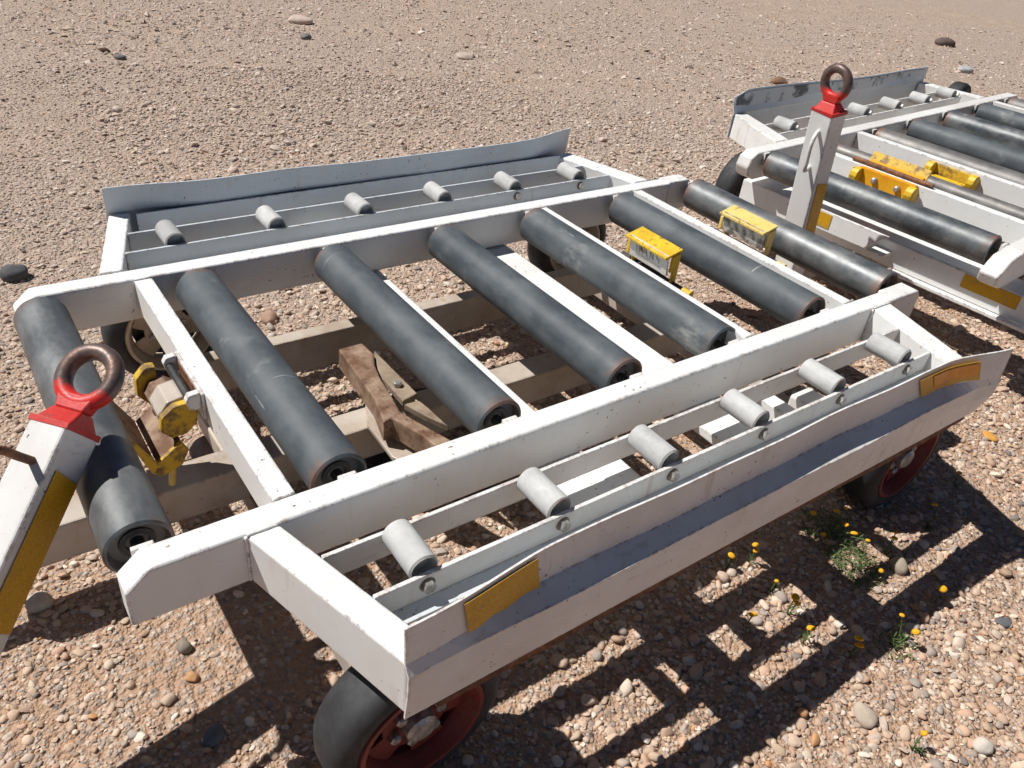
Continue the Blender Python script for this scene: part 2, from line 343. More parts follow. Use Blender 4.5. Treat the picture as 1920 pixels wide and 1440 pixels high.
chunks = [scatter(26000, 0.3, 3.3, 0.0058, 0.024, 0.0094, 2, 200), scatter(56000, 0.3, 3.6, 0.0025, 0.007, 0.0046, 1, 160),
          scatter(105000, 3.3, 6.6, 0.0045, 0.032, 0.0078, 1, 120), scatter(150000, 6.6, 15.0, 0.007, 0.05, 0.0115, 0, 100)]
gv = link('gravel', mesh_from(chunks, 'gravel'), 'pebble'); tag(gv, 'loose tan and grey gravel scattered over the dry soil', 'gravel', kind='stuff')

# ------------------------------------------------------------------ shared meshes
def roller_mesh(length, r, name='roller'):
    b = new(); h = length/2; q = r*0.80
    lathe(b, [(-h + 0.022, 0.012), (-h + 0.022, q), (-h + 0.004, q + r*0.05), (-h, q + r*0.09), (-h, r - 0.004), (-h + 0.004, r), (-h*0.33, r), (h*0.33, r), (h - 0.004, r), (h, r - 0.004), (h, q + r*0.09), (h - 0.004, q + r*0.05), (h - 0.022, q), (h - 0.022, 0.012)], (0, 0, 0), (0, 1, 0), 44)
    me = fin(b, name, 0, smooth=True); me.set_sharp_from_angle(angle=0.6) if hasattr(me, 'set_sharp_from_angle') else None
    return me
def axle_mesh(length, r):
    b = new(); h = length/2; lathe(b, [(-h, r), (h, r)], (0, 0, 0), (0, 1, 0), 16); return fin(b, 'axle_pin', 0)
def hub_ring_mesh(r):
    b = new(); lathe(b, [(-0.009, r*0.34), (-0.009, r*0.52), (0.009, r*0.52), (0.009, r*0.34)], (0, 0, 0), (0, 1, 0), 20, close=True); return fin(b, 'bearing_ring', 0)
def hexbolt_mesh(r, t, axis=(0, 1, 0)):
    b = new(); lathe(b, [(0, r), (t, r), (t + r*0.12, r*0.82)], (0, 0, 0), axis, 6); return fin(b, 'bolt', 0)
RM = roller_mesh(0.925, 0.064); AX = axle_mesh(1.012, 0.013); HR = hub_ring_mesh(0.064)
SM = roller_mesh(0.112, 0.0305, 'small_roller'); SB = hexbolt_mesh(0.0135, 0.011, (0, -1, 0))
b = new(); lathe(b, [(0, 0.004), (0, 0.0162), (0.002, 0.0162), (0.002, 0.004)], (0, 0, 0), (0, -1, 0), 18); WA = fin(b, 'washer', 0)

def wheel_meshes(R, w, rr):
    b = new(); h = w/2
    lathe(b, [(-h*0.86, rr), (-h, rr + 0.015), (-h*0.97, R - 0.030), (-h*0.80, R - 0.008), (-h*0.45, R), (h*0.45, R), (h*0.80, R - 0.008), (h*0.97, R - 0.030), (h, rr + 0.015), (h*0.86, rr)], (0, 0, 0), (0, 1, 0), 56, close=True)
    ty = fin(b, 'tyre', 0, smooth=True)
    b = new()
    lathe(b, [(-h*0.90, rr + 0.004), (-h*0.99, rr + 0.002), (-h*0.99, rr - 0.008), (-h*0.62, rr - 0.016), (-h*0.34, rr - 0.026), (-h*0.26, rr - 0.026), (h*0.5, rr - 0.014), (h*0.98, rr - 0.008), (h*0.98, rr + 0.002), (h*0.90, rr + 0.004)], (0, 0, 0), (0, 1, 0), 44, close=True)
    lathe(b, [(-h*0.34, 0.004), (-h*0.34, 0.040), (-h*0.42, 0.062), (-h*0.40, 0.074), (-h*0.30, 0.074), (-h*0.30, 0.004)], (0, 0, 0), (0, 1, 0), 36)
    for k in range(5):
        a0 = k*2*math.pi/5; P = []
        for i in range(7):
            a = a0 + (i/6 - 0.5)*0.72; P.append((math.cos(a)*(rr - 0.0265), math.sin(a)*(rr - 0.0265)))
        for i in range(6, -1, -1):
            a = a0 + (i/6 - 0.5)*0.95; P.append((math.cos(a)*0.0735, math.sin(a)*0.0735))
        prism(b, P, -h*0.385, -h*0.31, 'y')
    rim = fin(b, 'rim', 0, smooth=True); rim.set_sharp_from_angle(angle=0.55)
    b = new(); lathe(b, [(-h*0.92, 0.001), (-h*0.92, 0.026), (-h*0.82, 0.034), (-h*0.30, 0.036)], (0, 0, 0), (0, 1, 0), 24); cap = fin(b, 'hub_cap', 0)
    b = new(); lathe(b, [(0, 0.013), (-0.014, 0.013), (-0.018, 0.009)], (0, 0, 0), (0, 1, 0), 6); nut = fin(b, 'lug_nut', 0)
    b = new(); lathe(b, [(0.005, 0.004), (0.005, rr - 0.03), (0.035, rr - 0.03), (0.035, 0.004)], (0, 0, 0), (0, 1, 0), 32); dr = fin(b, 'wheel', 0)
    return ty, rim, cap, nut, dr
WM = wheel_meshes(0.193, 0.125, 0.137)
def wheel(D, x, y, z, side, rimmat, meshes=WM, w=0.125, holes=True):
    """side -1: dished face towards -y, +1 towards +y"""
    ty, rim, cap, nut, dr = meshes
    rot = (0, 0, 0) if side < 0 else (0, 0, math.pi)
    r = D.at('wheel', dr, 'dark_steel', (x, y + side*0.0*w, z), rot=rot); h = w/2
    for nme, me, mt in (('tyre', ty, 'tyre'), ('rim', rim, rimmat), ('hub_cap', cap, 'bolt')): link(nme, me if len(me.materials) == 0 or me.materials[0] == M[mt] else me.copy(), None, r)
    for o in r.children:
        mt = {'tyre': 'tyre', 'rim': rimmat, 'hub_cap': 'bolt'}[o.name.split('.')[0]]; o.data.materials.clear(); o.data.materials.append(M[mt])
    for k in range(6):
        a = k*math.pi/3 + 0.3
        o = link('lug_nut', nut, 'bolt', r, (0.053*math.cos(a), -h*0.385, 0.053*math.sin(a)))
    return r

# side guard sheet: cross-section (y, z) along x
def ss(a, b, x): t = min(max((x-a)/(b-a), 0), 1); return t*t*(3-2*t)
def guard_profile(x):
    yf = -0.398 + 0.029*ss(0.07, 0.36, x) + 0.0025*math.sin(x*6.0 + 0.6)*ss(0.1, 0.4, x) + 0.0012*math.sin(x*17) - 0.058*ss(1.66, 1.95, x)
    zt = 0.086 + 0.0025*math.sin(x*4.1) + 0.0015*math.sin(x*11 + 1) + 0.006*ss(1.6, 1.95, x)
    led = -0.412 + 0.0015*math.sin(x*9); 
    return [(yf + 0.004, zt), (yf, 0.045), (yf - 0.002, 0.008), (min(led, yf - 0.006), -0.014 + 0.0015*math.sin(x*13)), (min(led, yf - 0.004), -0.06), (-0.405, -0.134)]
def guard_mesh(D, mirror, x0, x1, n=70):
    b = new(); rows = []
    for i in range(n+1):
        x = x0 + (x1-x0)*i/n
        rows.append([b.verts.new((x, (1.124 - y) if mirror else y, z)) for y, z in guard_profile(x)])
    for p, q in zip(rows, rows[1:]):
        for k in range(len(p)-1): b.faces.new((p[k], q[k], q[k+1], p[k+1]))
    bmesh.ops.recalc_face_normals(b, faces=b.faces)
    bmesh.ops.solidify(b, geom=b.faces[:], thickness=0.0045)
    return b
def tape_mesh(x0, x1, k0=0.06, k1=0.86, skew=0.0, out=0.0055, wob=0.0):
    """patch on the outer face of the near guard between its top edge and its fold"""
    b = new(); rows = []; n = 16
    for i in range(n+1):
        x = x0 + (x1-x0)*i/n; p = guard_profile(x); row = []
        for j in range(5):
            t = k0 + (k1-k0)*j/4 + wob*math.sin(i*0.9)*(j == 4)
            top, bot = Vector(p[0]), Vector(p[2]); q = top.lerp(bot, t)
            row.append(b.verts.new((x + skew*(t-0.5), q.x - out, q.y)))
        rows.append(row)
    for p, q in zip(rows, rows[1:]):
        for k in range(4): b.faces.new((p[k], q[k], q[k+1], p[k+1]))
    bmesh.ops.recalc_face_normals(b, faces=b.faces); bmesh.ops.solidify(b, geom=b.faces[:], thickness=0.001)
    return b

def weld(D, pts, r=0.0035, mat='white_worn'):
    b = new(); P = []; 
    for a, c in zip(pts, pts[1:]):
        a, c = Vector(a), Vector(c); n = max(2, int((c-a).length/0.006))
        P += [a.lerp(c, i/n) for i in range(n)]
    P.append(Vector(pts[-1])); tube(b, P, [r*(0.75 + 0.45*random.random()) for _ in P], 6)
    return D.part('weld_bead', b, mat, 0, smooth=True)

def draw_pole(D, T, th, la, w1, w2, length, tape_face=True, loop=None, name='tow_pole', tape=(0.10, 0.48)):
    """square tow pole with its towing eye; T = centre of its upper end (deck coordinates)"""
    T = Vector(T); e = Vector((math.cos(th), math.sin(th), 0)); z = Vector((0, 0, 1))
    a = e*math.sin(la) + z*math.cos(la); n1 = -e*math.cos(la) + z*math.sin(la); n2 = Vector((math.sin(th), -math.cos(th), 0))
    mat = Matrix(((n1.x, n2.x, a.x), (n1.y, n2.y, a.y), (n1.z, n2.z, a.z))).to_4x4()     # local x = handle face, y = tape face, z = along the pole
    if mat.determinant() < 0: mat = Matrix(((n1.x, -n2.x, a.x), (n1.y, -n2.y, a.y), (n1.z, -n2.z, a.z))).to_4x4(); sy = -1
    else: sy = 1
    b = new(); bx(b, -w1/2, w1/2, -w2/2, w2/2, -length, 0); me = fin(b, name, 0.007, 3)
    o = link(name, me, 'white_worn', D.o, T + D.off, mat.to_euler())
    b = new()                                                        # red foot of the eye
    s1, s2 = w1/2 + 0.001, w2/2 + 0.001
    hexa(b, [(-w1*0.47, -w2*0.47, -0.004), (w1*0.47, -w2*0.47, -0.004), (w1*0.47, w2*0.47, -0.004), (-w1*0.47, w2*0.47, -0.004), (-0.019, -0.032, 0.030), (0.019, -0.032, 0.030), (0.019, 0.032, 0.030), (-0.019, 0.032, 0.030)])
    hexa(b, [(-0.018, -0.030, 0.0295), (0.018, -0.030, 0.0295), (0.018, 0.030, 0.0295), (-0.018, 0.030, 0.0295), (-0.016, -0.042, 0.062), (0.016, -0.042, 0.062), (0.016, 0.042, 0.062), (-0.016, 0.042, 0.062)])
    b2 = new(); q = 0.0012; bx(b2, -w1/2 - q, w1/2 + q, -w2/2 - q, w2/2 + q, -0.007, 0.0015)
    for v in b2.verts:
        if v.co.z < 0: v.co.z -= random.uniform(0, 0.012)
    link('paint_collar', fin(b2, 'paint_collar', 0.0005), 'red', o)
    link('eye_foot', fin(b, 'eye_foot', 0.004), 'red', o)
    b = new(); R, r = 0.053, 0.0175; S = 40
    rings = [[b.verts.new(((r*math.cos(2*math.pi*k/14)), (R + r*math.sin(2*math.pi*k/14))*math.cos(2*math.pi*i/S), (R + r*math.sin(2*math.pi*k/14))*math.sin(2*math.pi*i/S))) for k in range(14)] for i in range(S)]
    for i in range(S):
        for k in range(14): b.faces.new((rings[i][k], rings[(i+1) % S][k], rings[(i+1) % S][(k+1) % 14], rings[i][(k+1) % 14]))
    link('towing_eye', fin(b, 'towing_eye', 0, smooth=True), 'eye', o, (0, 0, 0.102))
    t0, t1 = tape
    b = new(); ys = sy*(w2/2 + 0.002); pts = []
    x0, x1 = -w1*0.42, w1*0.30
    bx(b, x0, x1, min(ys, ys + sy*0.001), max(ys, ys + sy*0.001), -t1, -t0)
    for v in b.verts:
        if v.co.z > -t0 - 0.01 and v.co.x > 0: v.co.z += 0.0
        if v.co.z > -t0 - 0.01 and v.co.x < 0: v.co.z -= 0.014
    link('reflective_tape', fin(b, 'reflective_tape', 0), 'tape', o)
    if loop:
        b = new(); tube(b, smooth_path(loop, 10), 0.0085, 10); link('handle', fin(b, 'handle', 0, smooth=True), 'rust' if D is D1 else 'white_worn', o)
    return o

# ================================================================== first dolly
D1 = Dolly('cargo_dolly', (0.98, 0.562, 0), 0.98, 0.562, 0)
tag(D1.o, 'nearer white roller cargo dolly with its tow pole leaning on the front roller', 'cargo dolly', 'cargo dollies parked in a row')
BW = 0.0617; YI = 1.062; YO = 1.1234
def beam(D, y0, y1, x0, x1, hb=0.126):
    b = new(); prism(b, [(x0 + 0.045, 0), (x1 - 0.02, 0), (x1, -0.02), (x1, -hb*0.72), (x1 - 0.02, -hb), (x0, -hb), (x0, -0.040)], y0, y1, 'y'); return D.part('side_beam', b, 'white', 0.0065, 3)
beam(D1, 0, BW, -0.292, 2.205); beam(D1, YI, YO, -0.292, 2.195)
for y0, y1 in ((-0.003, BW + 0.003),):                                   # thick doubler plates on the rear ends
    b = new(); prism(b, [(2.055, 0.006), (2.19, 0.006), (2.209, -0.012), (2.209, -0.10), (2.175, -0.128), (2.055, -0.128)], y0, y1, 'y'); D1.part('end_plate', b, 'white_worn', 0.006, 3)
b = new(); prism(b, [(2.07, 0.006), (2.187, 0.006), (2.199, -0.012), (2.199, -0.12), (2.07, -0.128)], YI - 0.003, YO + 0.003, 'y'); D1.part('end_plate', b, 'white_worn', 0.006, 3)
# cross beams at deck level
D1.box('cross_beam', 0.0, 0.0475, BW + 0.001, YI - 0.001, -0.10, -0.0025, 'white', 0.004)
for x in (1.392, 1.872):
    D1.box('cross_beam', x, x + 0.040, BW + 0.001, YI - 0.001, -0.09, -0.0025, 'white', 0.003)
    b = new(); hexa(b, [(x + 0.0405, BW + 0.001, -0.090), (x + 0.062, BW + 0.001, -0.090), (x + 0.062, YI - 0.001, -0.090), (x + 0.0405, YI - 0.001, -0.090), (x + 0.0405, BW + 0.001, -0.006), (x + 0.062, BW + 0.001, -0.022), (x + 0.062, YI - 0.001, -0.022), (x + 0.0405, YI - 0.001, -0.006)])
    D1.part('beam_flange', b, 'white', 0.002)
# low cross members under the deck
for x0, x1 in ((0.61, 0.757), (1.115, 1.273)):
    D1.box('lower_cross_member', x0, x1, -0.372, 1.495, -0.160, -0.131, 'white', 0.005)
    for yy in (0.18, 0.90): D1.box('riser', x0 + 0.03, x1 - 0.03, yy, yy + 0.04, -0.2055, -0.1605, 'dusty', 0.003)
b = new(); bx(b, 0.735, 0.832, -0.155, -0.028, -0.24, -0.1285); D1.part('spring_box', b, 'white', 0.010, 3)
b = new(); bx(b, 1.372, 1.425, -0.150, -0.050, -0.26, -0.130); D1.part('spring_box', b, 'white', 0.004)
b = new(); bx(b, 1.47, 1.56, -0.170, -0.085, -0.25, -0.129); D1.part('spring_box', b, 'white_worn', 0.010, 3)
b = new(); bx(b, 1.30, 1.318, -0.145, -0.09, -0.30, -0.14); D1.part('gusset', b, 'white', 0.002)

# main rollers
RX = (-0.24, 0.16, 0.572, 0.975, 1.355, 1.782, 2.197)
for i, x in enumerate(RX):
    mt = 'rollB' if i in (0, 6) else 'rollA'
    me = RM if i not in (0, 6) else (RMB if 'RMB' in globals() else globals().setdefault('RMB', RM.copy()))
    r = D1.at('roller', me, mt, (x, 0.566, -0.046))
    link('axle_pin', AX, 'dark_steel', r)
    for s in (-1, 1): link('bearing_ring', HR, 'dark_steel', r, (0, s*0.436, 0))
# slotted axle seats on the inner faces of the beams
b = new(); bx(b, -0.02, 0.02, -0.006, 0.006, -0.03, 0.028); seat = fin(b, 'axle_seat', 0.002)
for x in RX:
    D1.at('axle_seat', seat, 'white_worn', (x, BW + 0.0075, -0.034)); D1.at('axle_seat', seat, 'white_worn', (x, YI - 0.0075, -0.034))

# side platforms, near (mirror False) and far (mirror True)
for mir in (False, True):
    Y = (lambda y: 1.1234 - y) if mir else (lambda y: y)
    def hx(x0a, x1a, x0b, x1b, ya, yb, za, zb, zt=-0.0015):
        return [(x0a, Y(ya), za), (x1a, Y(ya), za), (x1b, Y(yb), zb), (x0b, Y(yb), zb), (x0a, Y(ya), zt), (x1a, Y(ya), zt), (x1b, Y(yb), zt), (x0b, Y(yb), zt)]
    b = new(); hexa(b, hx(-0.076, -0.013, 0.042, 0.105, -0.0015, -0.396, -0.122, -0.136)); D1.part('side_bracket', b, 'white', 0.006, 3)
    b = new(); hexa(b, hx(1.935, 2.024, 1.818, 1.900, -0.0015, -0.392, -0.122, -0.130)); D1.part('side_bracket', b, 'white', 0.006, 3)
    xa = lambda y: -0.013 + (0.118)*(-y/0.3945); xb = lambda y: 1.935 - 0.117*(-y/0.39)
    for y, zt, zb, leg in ((-0.110, -0.003, -0.067, -0.035), (-0.238, -0.003, -0.067, 0.045)):
        b = new(); t = 0.0095
        x0, x1 = xa(y) + 0.002, xb(y) - 0.004
        ya, yb = sorted((Y(y), Y(y - t))); bx(b, x0, x1, ya, yb, zb, zt)
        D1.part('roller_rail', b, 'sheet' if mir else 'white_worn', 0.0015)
        if leg:
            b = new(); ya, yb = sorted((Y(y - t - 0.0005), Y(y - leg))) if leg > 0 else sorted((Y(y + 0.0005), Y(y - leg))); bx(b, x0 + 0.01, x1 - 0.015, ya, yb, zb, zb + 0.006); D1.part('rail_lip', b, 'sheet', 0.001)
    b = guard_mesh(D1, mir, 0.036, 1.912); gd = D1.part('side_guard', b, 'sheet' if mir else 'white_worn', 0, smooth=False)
    b = new(); rows = []
    for i in range(61):
        x = 0.10 + 1.78*i/60; d = 0.004*math.sin(x*5) + 0.003*math.sin(x*23)*random.random()
        rows.append([b.verts.new((x, Y(yy), zz)) for yy, zz in ((-0.400, -0.137), (-0.404 - 0.3*d, -0.150 - d), (-0.376, -0.152 - d), (-0.376, -0.137))])
    for p, q in zip(rows, rows[1:]):
        for k in range(4): b.faces.new((p[k], q[k], q[(k+1) % 4], p[(k+1) % 4]))
    b.faces.new(rows[0]); b.faces.new(rows[-1][::-1]); D1.part('guard_sill', b, 'rust', 0)
    ya, yb = sorted((Y(-0.4025), Y(-0.3525)))
    b = new(); bx(b, 0.118, 1.83, ya, yb, -0.105, -0.099); D1.part('guard_lip', b, 'white_worn', 0.001)
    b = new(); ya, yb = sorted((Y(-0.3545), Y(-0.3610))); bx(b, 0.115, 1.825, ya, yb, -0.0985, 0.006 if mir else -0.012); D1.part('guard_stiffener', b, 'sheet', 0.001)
    for k in range(6):
        x = 0.167 + 0.3145*k
        r = D1.at('small_roller', SM, 'small', (x, Y(-0.1788), -0.001), rot=(0, 0, random.uniform(-0.03, 0.03)))
        if not mir or k > 3: link('bolt', SB, 'bolt', r, (0, -0.0708, -0.026)); link('washer', WA, 'greasy', r, (0, -0.0690, -0.026))
    if not mir:
        D1.part('reflective_tape', tape_mesh(0.150, 0.315, 0.10, 0.98, 0.012, wob=0.04), 'tape', 0, parent=gd)
        D1.part('reflective_tape', tape_mesh(1.555, 1.80, 0.16, 0.95, 0.05, wob=0.03), 'tape', 0, parent=gd)
        D1.part('reflective_tape', tape_mesh(1.615, 1.79, 0.22, 0.72, 0.05, out=0.0075), 'tape_orange', 0, parent=gd)
    # welds where brackets meet the beams
    for x in (-0.077, 1.934): weld(D1, [(x + 0.002, Y(-0.003), 0.0), (x + 0.062 + (0.025 if x > 1 else 0), Y(-0.003), 0.0)])
    weld(D1, [(-0.077, Y(-0.003), -0.004), (-0.077, Y(-0.003), -0.118)]); weld(D1, [(1.932, Y(-0.004), -0.004), (1.932, Y(-0.004), -0.118)])
for x in (0.0, 1.392, 1.872):
    weld(D1, [(x + 0.002, BW + 0.003, -0.001), (x + 0.045, BW + 0.003, -0.001)], 0.003); weld(D1, [(x + 0.002, YI - 0.003, -0.001), (x + 0.045, YI - 0.003, -0.001)], 0.003)

# chassis under the deck
D1.box('chassis_rail', 0.085, 1.95, 0.895, 0.945, -0.325, -0.206, 'dusty', 0.004)
D1.box('chassis_rail', 0.20, 1.95, 0.175, 0.225, -0.325, -0.206, 'dusty', 0.004)
D1.box('centre_beam', -0.53, 1.85, 0.522, 0.617, -0.412, -0.301, 'dusty', 0.006)
D1.box('axle_beam', 0.09, 0.165, -0.19, 1.31, -0.480, -0.4135, 'dusty', 0.006)
D1.box('axle_beam', 1.80, 1.875, -0.19, 1.31, -0.480, -0.4135, 'dusty', 0.006)
# steering yoke and greasy turntable plates seen between the rollers
b = new(); prism(b, [(0.473, 0.788), (0.552, 0.79), (0.555, 0.72), (0.532, 0.668), (0.514, 0.597), (0.502, 0.508), (0.488, 0.436), (0.507, 0.374), (0.552, 0.245), (0.50, 0.235), (0.488, 0.316), (0.454, 0.419), (0.426, 0.411), (0.453, 0.52)], -0.268, -0.200, 'z'); D1.part('steering_yoke', b, 'mudrust', 0.005)
b = new(); prism(b, [(0.576, 0.757), (0.579, 0.622), (0.581, 0.503), (0.527, 0.489), (0.528, 0.615), (0.545, 0.688)], -0.236, -0.215, 'z'); pl = D1.part('turntable_plate', b, 'greasy', 0.003)
hb = hexbolt_mesh(0.013, 0.012, (0, 0, 1)); D1.at('bolt', hb, 'bolt', (0.549, 0.561, -0.215), parent=pl)
b = new(); prism(b, [(0.524, 0.478), (0.570, 0.475), (0.576, 0.432), (0.582, 0.335), (0.553, 0.396)], -0.238, -0.217, 'z'); D1.part('turntable_plate', b, 'greasy', 0.003)
b = new(); lathe(b, [(-0.03, 0.17), (-0.03, 0.25), (0.012, 0.25), (0.012, 0.17)], (0.70, 0.562, -0.46), (0, 0, 1), 48, close=True); D1.part('turntable_ring', b, 'tyre', 0, smooth=False)
b = new(); prism(b, [(0.486, 0.640), (0.505, 0.600), (0.470, 0.454), (0.493, 0.426), (0.530, 0.30), (0.458, 0.30), (0.428, 0.365), (0.434, 0.522)], -0.2995, -0.285, 'z'); D1.part('yoke_plate', b, 'dusty', 0.003)
# front wheels and rear wheels
for x, y, s, m in ((0.13, -0.268, -1, 'rim_red'), (0.13, 1.392, -1, 'rim_tan'), (1.86, -0.268, -1, 'rim_red'), (1.86, 1.392, -1, 'rim_tan')):
    wheel(D1, x, y, -0.358, s, m)
    D1.box('axle_stub', x - 0.035, x + 0.035, min(y + 0.065, y + 0.09) if y < 0 else 1.305, (y + 0.09) if y < 0 else 1.335, -0.445, -0.335, 'dark_steel', 0.003)
# triangular gussets beside the rear wheel
b = new(); prism(b, [(1.63, -0.206), (1.78, -0.206), (1.78, -0.40)], -0.215, -0.20, 'y'); D1.part('gusset', b, 'white', 0.002)

# tow pole leaning back on the first roller
POLE_L = 0.74
p1 = draw_pole(D1, (-0.289, 0.35, 0.089), 0.675, 0.895, 0.102, 0.081, POLE_L,
    loop=[(0.045, 0.004, -0.082), (0.085, 0.004, -0.082), (0.140, 0.004, -0.083), (0.165, 0.004, -0.11), (0.168, 0.004, -0.20), (0.160, 0.004, -0.30), (0.13, 0.004, -0.315), (0.045, 0.004, -0.315)], tape=(0.085, 0.385))
b = new(); bx(b, -0.76, -0.70, -0.09, 0.02, -0.47, -0.36); D1.part('pole_hinge', b, 'dusty', 0.006)
b = new(); tube(b, smooth_path([(-0.73, 0.0, -0.42), (-0.82, 0.28, -0.41), (-0.72, 0.52, -0.38), (-0.53, 0.57, -0.36)], 6), 0.028, 10); D1.part('steering_link', b, 'dusty', 0)

# flap stops (yellow) on the cross beams
def flap_stop(D, x, y0, y1, top, face, name='flap_stop', ztop=0.070, scrib=False):
    b = new(); hexa(b, [(x + 0.016, y0, -0.012), (x + 0.024, y0, -0.012), (x + 0.024, y1, -0.012), (x + 0.016, y1, -0.012), (x + 0.002, y0, ztop - 0.008), (x + 0.010, y0, ztop - 0.008), (x + 0.010, y1, ztop - 0.008), (x + 0.002, y1, ztop - 0.008)])
    o = D.part(name, b, face, 0.0015)
    b = new(); hexa(b, [(x - 0.008, y0 - 0.004, ztop - 0.020), (x + 0.066, y0 - 0.004, ztop - 0.002), (x + 0.066, y1 + 0.012, ztop - 0.002), (x - 0.008, y1 + 0.012, ztop - 0.020), (x - 0.008, y0 - 0.004, ztop - 0.012), (x + 0.066, y0 - 0.004, ztop + 0.006), (x + 0.066, y1 + 0.012, ztop + 0.006), (x - 0.008, y1 + 0.012, ztop - 0.012)])
    D.part('flap_top', b, top, 0.0015, parent=o)
    b = new(); prism(b, [(x + 0.026, ztop - 0.014), (x + 0.062, ztop - 0.006), (x + 0.062, -0.055), (x + 0.040, -0.060), (x + 0.040, 0.0), (x + 0.026, 0.0)], y0 - 0.004, y0 + 0.004, 'y'); D.part('flap_cheek', b, top, 0.001, parent=o)
    b = new(); prism(b, [(x + 0.026, ztop - 0.014), (x + 0.062, ztop - 0.006), (x + 0.062, -0.055), (x + 0.040, -0.060), (x + 0.026, 0.0)], y1 - 0.004, y1 + 0.004, 'y'); D.part('flap_cheek', b, top, 0.001, parent=o)
    b = new(); lathe(b, [(0, 0.009), (y1 - y0 + 0.15, 0.009)], (x + 0.052, y0 - 0.085, -0.045), (0, 1, 0), 14); D.part('hinge_pin', b, 'dark_steel', 0, parent=o, smooth=False)
    b = new(); lathe(b, [(0, 0.0115), (0.036, 0.0115)], (x + 0.052, y0 - 0.088, -0.045), (0, 1, 0), 14); D.part('pin_head', b, top, 0, parent=o)
    b = new(); bx(b, x + 0.030, x + 0.058, y1 + 0.018, y1 + 0.032, -0.02, 0.03); D.part('hinge_lug', b, top, 0.003, parent=o)
    if scrib:                                                      # hand-marked strokes on the plate
        b = new(); yy = y1 - 0.035; nx = lambda z: x + 0.0155 - 0.014*((z + 0.012)/(ztop + 0.004)) - 0.0010
        def st(pts):
            tube(b, [(nx(z), yy - s, z) for s, z in pts], 0.0011, 5)
        st([(0.000, 0.050), (0.002, 0.018)]); st([(0.012, 0.050), (0.014, 0.016)])
        st([(0.030, 0.018), (0.042, 0.048), (0.052, 0.018)]); st([(0.034, 0.030), (0.049, 0.030)]); st([(0.066, 0.018), (0.067, 0.047), (0.080, 0.018), (0.081, 0.046)])
        st([(0.108, 0.046), (0.094, 0.044), (0.098, 0.032), (0.108, 0.030), (0.106, 0.018)]); st([(-0.004, 0.010), (0.06, 0.011), (0.115, 0.009)])
        D.part('pen_marks', b, 'ink', 0, parent=o)
        b = new(); hexa(b, [(nx(0.026) - 0.0004, yy - 0.030, 0.024), (nx(0.026) + 0.0003, yy - 0.030, 0.024), (nx(0.026) + 0.0003, yy - 0.018, 0.028), (nx(0.026) - 0.0004, yy - 0.018, 0.028), (nx(0.05) - 0.0004, yy - 0.029, 0.050), (nx(0.05) + 0.0003, yy - 0.029, 0.050), (nx(0.05) + 0.0003, yy - 0.017, 0.052), (nx(0.05) - 0.0004, yy - 0.017, 0.052)])
        D.part('rust_patch', b, 'rust', 0, parent=o)
    return o
flap_stop(D1, 1.452, 0.462, 0.640, 'yellow', 'plate', scrib=True)
flap_stop(D1, 1.932, 0.465, 0.655, 'yellow_faded', 'grimy')

# front flap stop, hanging down from the first cross beam
b = new(); bx(b, -0.008, -0.0005, 0.470, 0.672, -0.085, -0.006); fs = D1.part('flap_stop', b, 'white_worn', 0.002)
for y in (0.474, 0.648):
    b = new(); prism(b, [(-0.0085, -0.004), (-0.034, -0.006), (-0.042, -0.020), (-0.036, -0.046), (-0.0085, -0.052)], y, y + 0.020, 'y'); D1.part('hinge_lug', b, 'white_worn', 0.003, parent=fs)
b = new(); bx(b, -0.0105, -0.0085, 0.500, 0.640, -0.066, -0.014); D1.part('rust_patch', b, 'rust', 0, parent=fs)
b = new(); lathe(b, [(0, 0.010), (0.190, 0.010)], (-0.028, 0.478, -0.030), (0, 1, 0), 16); D1.part('hinge_pin', b, 'dark_steel', 0, parent=fs)
b = new(); prism(b, [(-0.016, -0.040), (-0.040, -0.028), (-0.074, -0.034), (-0.098, -0.066), (-0.092, -0.104), (-0.060, -0.118), (-0.026, -0.100)], 0.5115, 0.592, 'y'); D1.part('flap_body', b, 'dusty', 0.004, parent=fs)
b = new(); prism(b, [(-0.030, -0.060), (-0.050, -0.044), (-0.082, -0.052), (-0.098, -0.080), (-0.080, -0.110), (-0.046, -0.106)], 0.5925, 0.6445, 'y'); D1.part('flap_body', b, 'mudrust', 0.004, parent=fs)
b = new(); prism(b, [(-0.010, -0.050), (-0.030, -0.034), (-0.066, -0.036), (-0.096, -0.060), (-0.102, -0.096), (-0.080, -0.122), (-0.046, -0.120), (-0.020, -0.096)], 0.490, 0.511, 'y'); D1.part('flap_cheek', b, 'yellow_grimy', 0.004, parent=fs)
b = new(); prism(b, [(-0.060, -0.020), (-0.084, -0.018), (-0.108, -0.044), (-0.112, -0.090), (-0.090, -0.120), (-0.066, -0.100)], 0.645, 0.672, 'y'); D1.part('flap_cheek', b, 'yellow_grimy', 0.004, parent=fs)
def leaf(xa, za, xb, zb, t=0.006):
    b = new(); n = Vector((zb - za, 0, -(xb - xa))).normalized()*t
    hexa(b, [(xa, 0.482, za), (xb, 0.482, zb), (xb, 0.665, zb), (xa, 0.665, za), (xa + n.x, 0.482, za + n.z), (xb + n.x, 0.482, zb + n.z), (xb + n.x, 0.665, zb + n.z), (xa + n.x, 0.665, za + n.z)]); return b
D1.part('flap_top', leaf(-0.178, -0.070, -0.126, -0.172), 'mudrust', 0.001, parent=fs)
D1.part('flap_top', leaf(-0.124, -0.174, -0.066, -0.128), 'mudrust', 0.001, parent=fs)
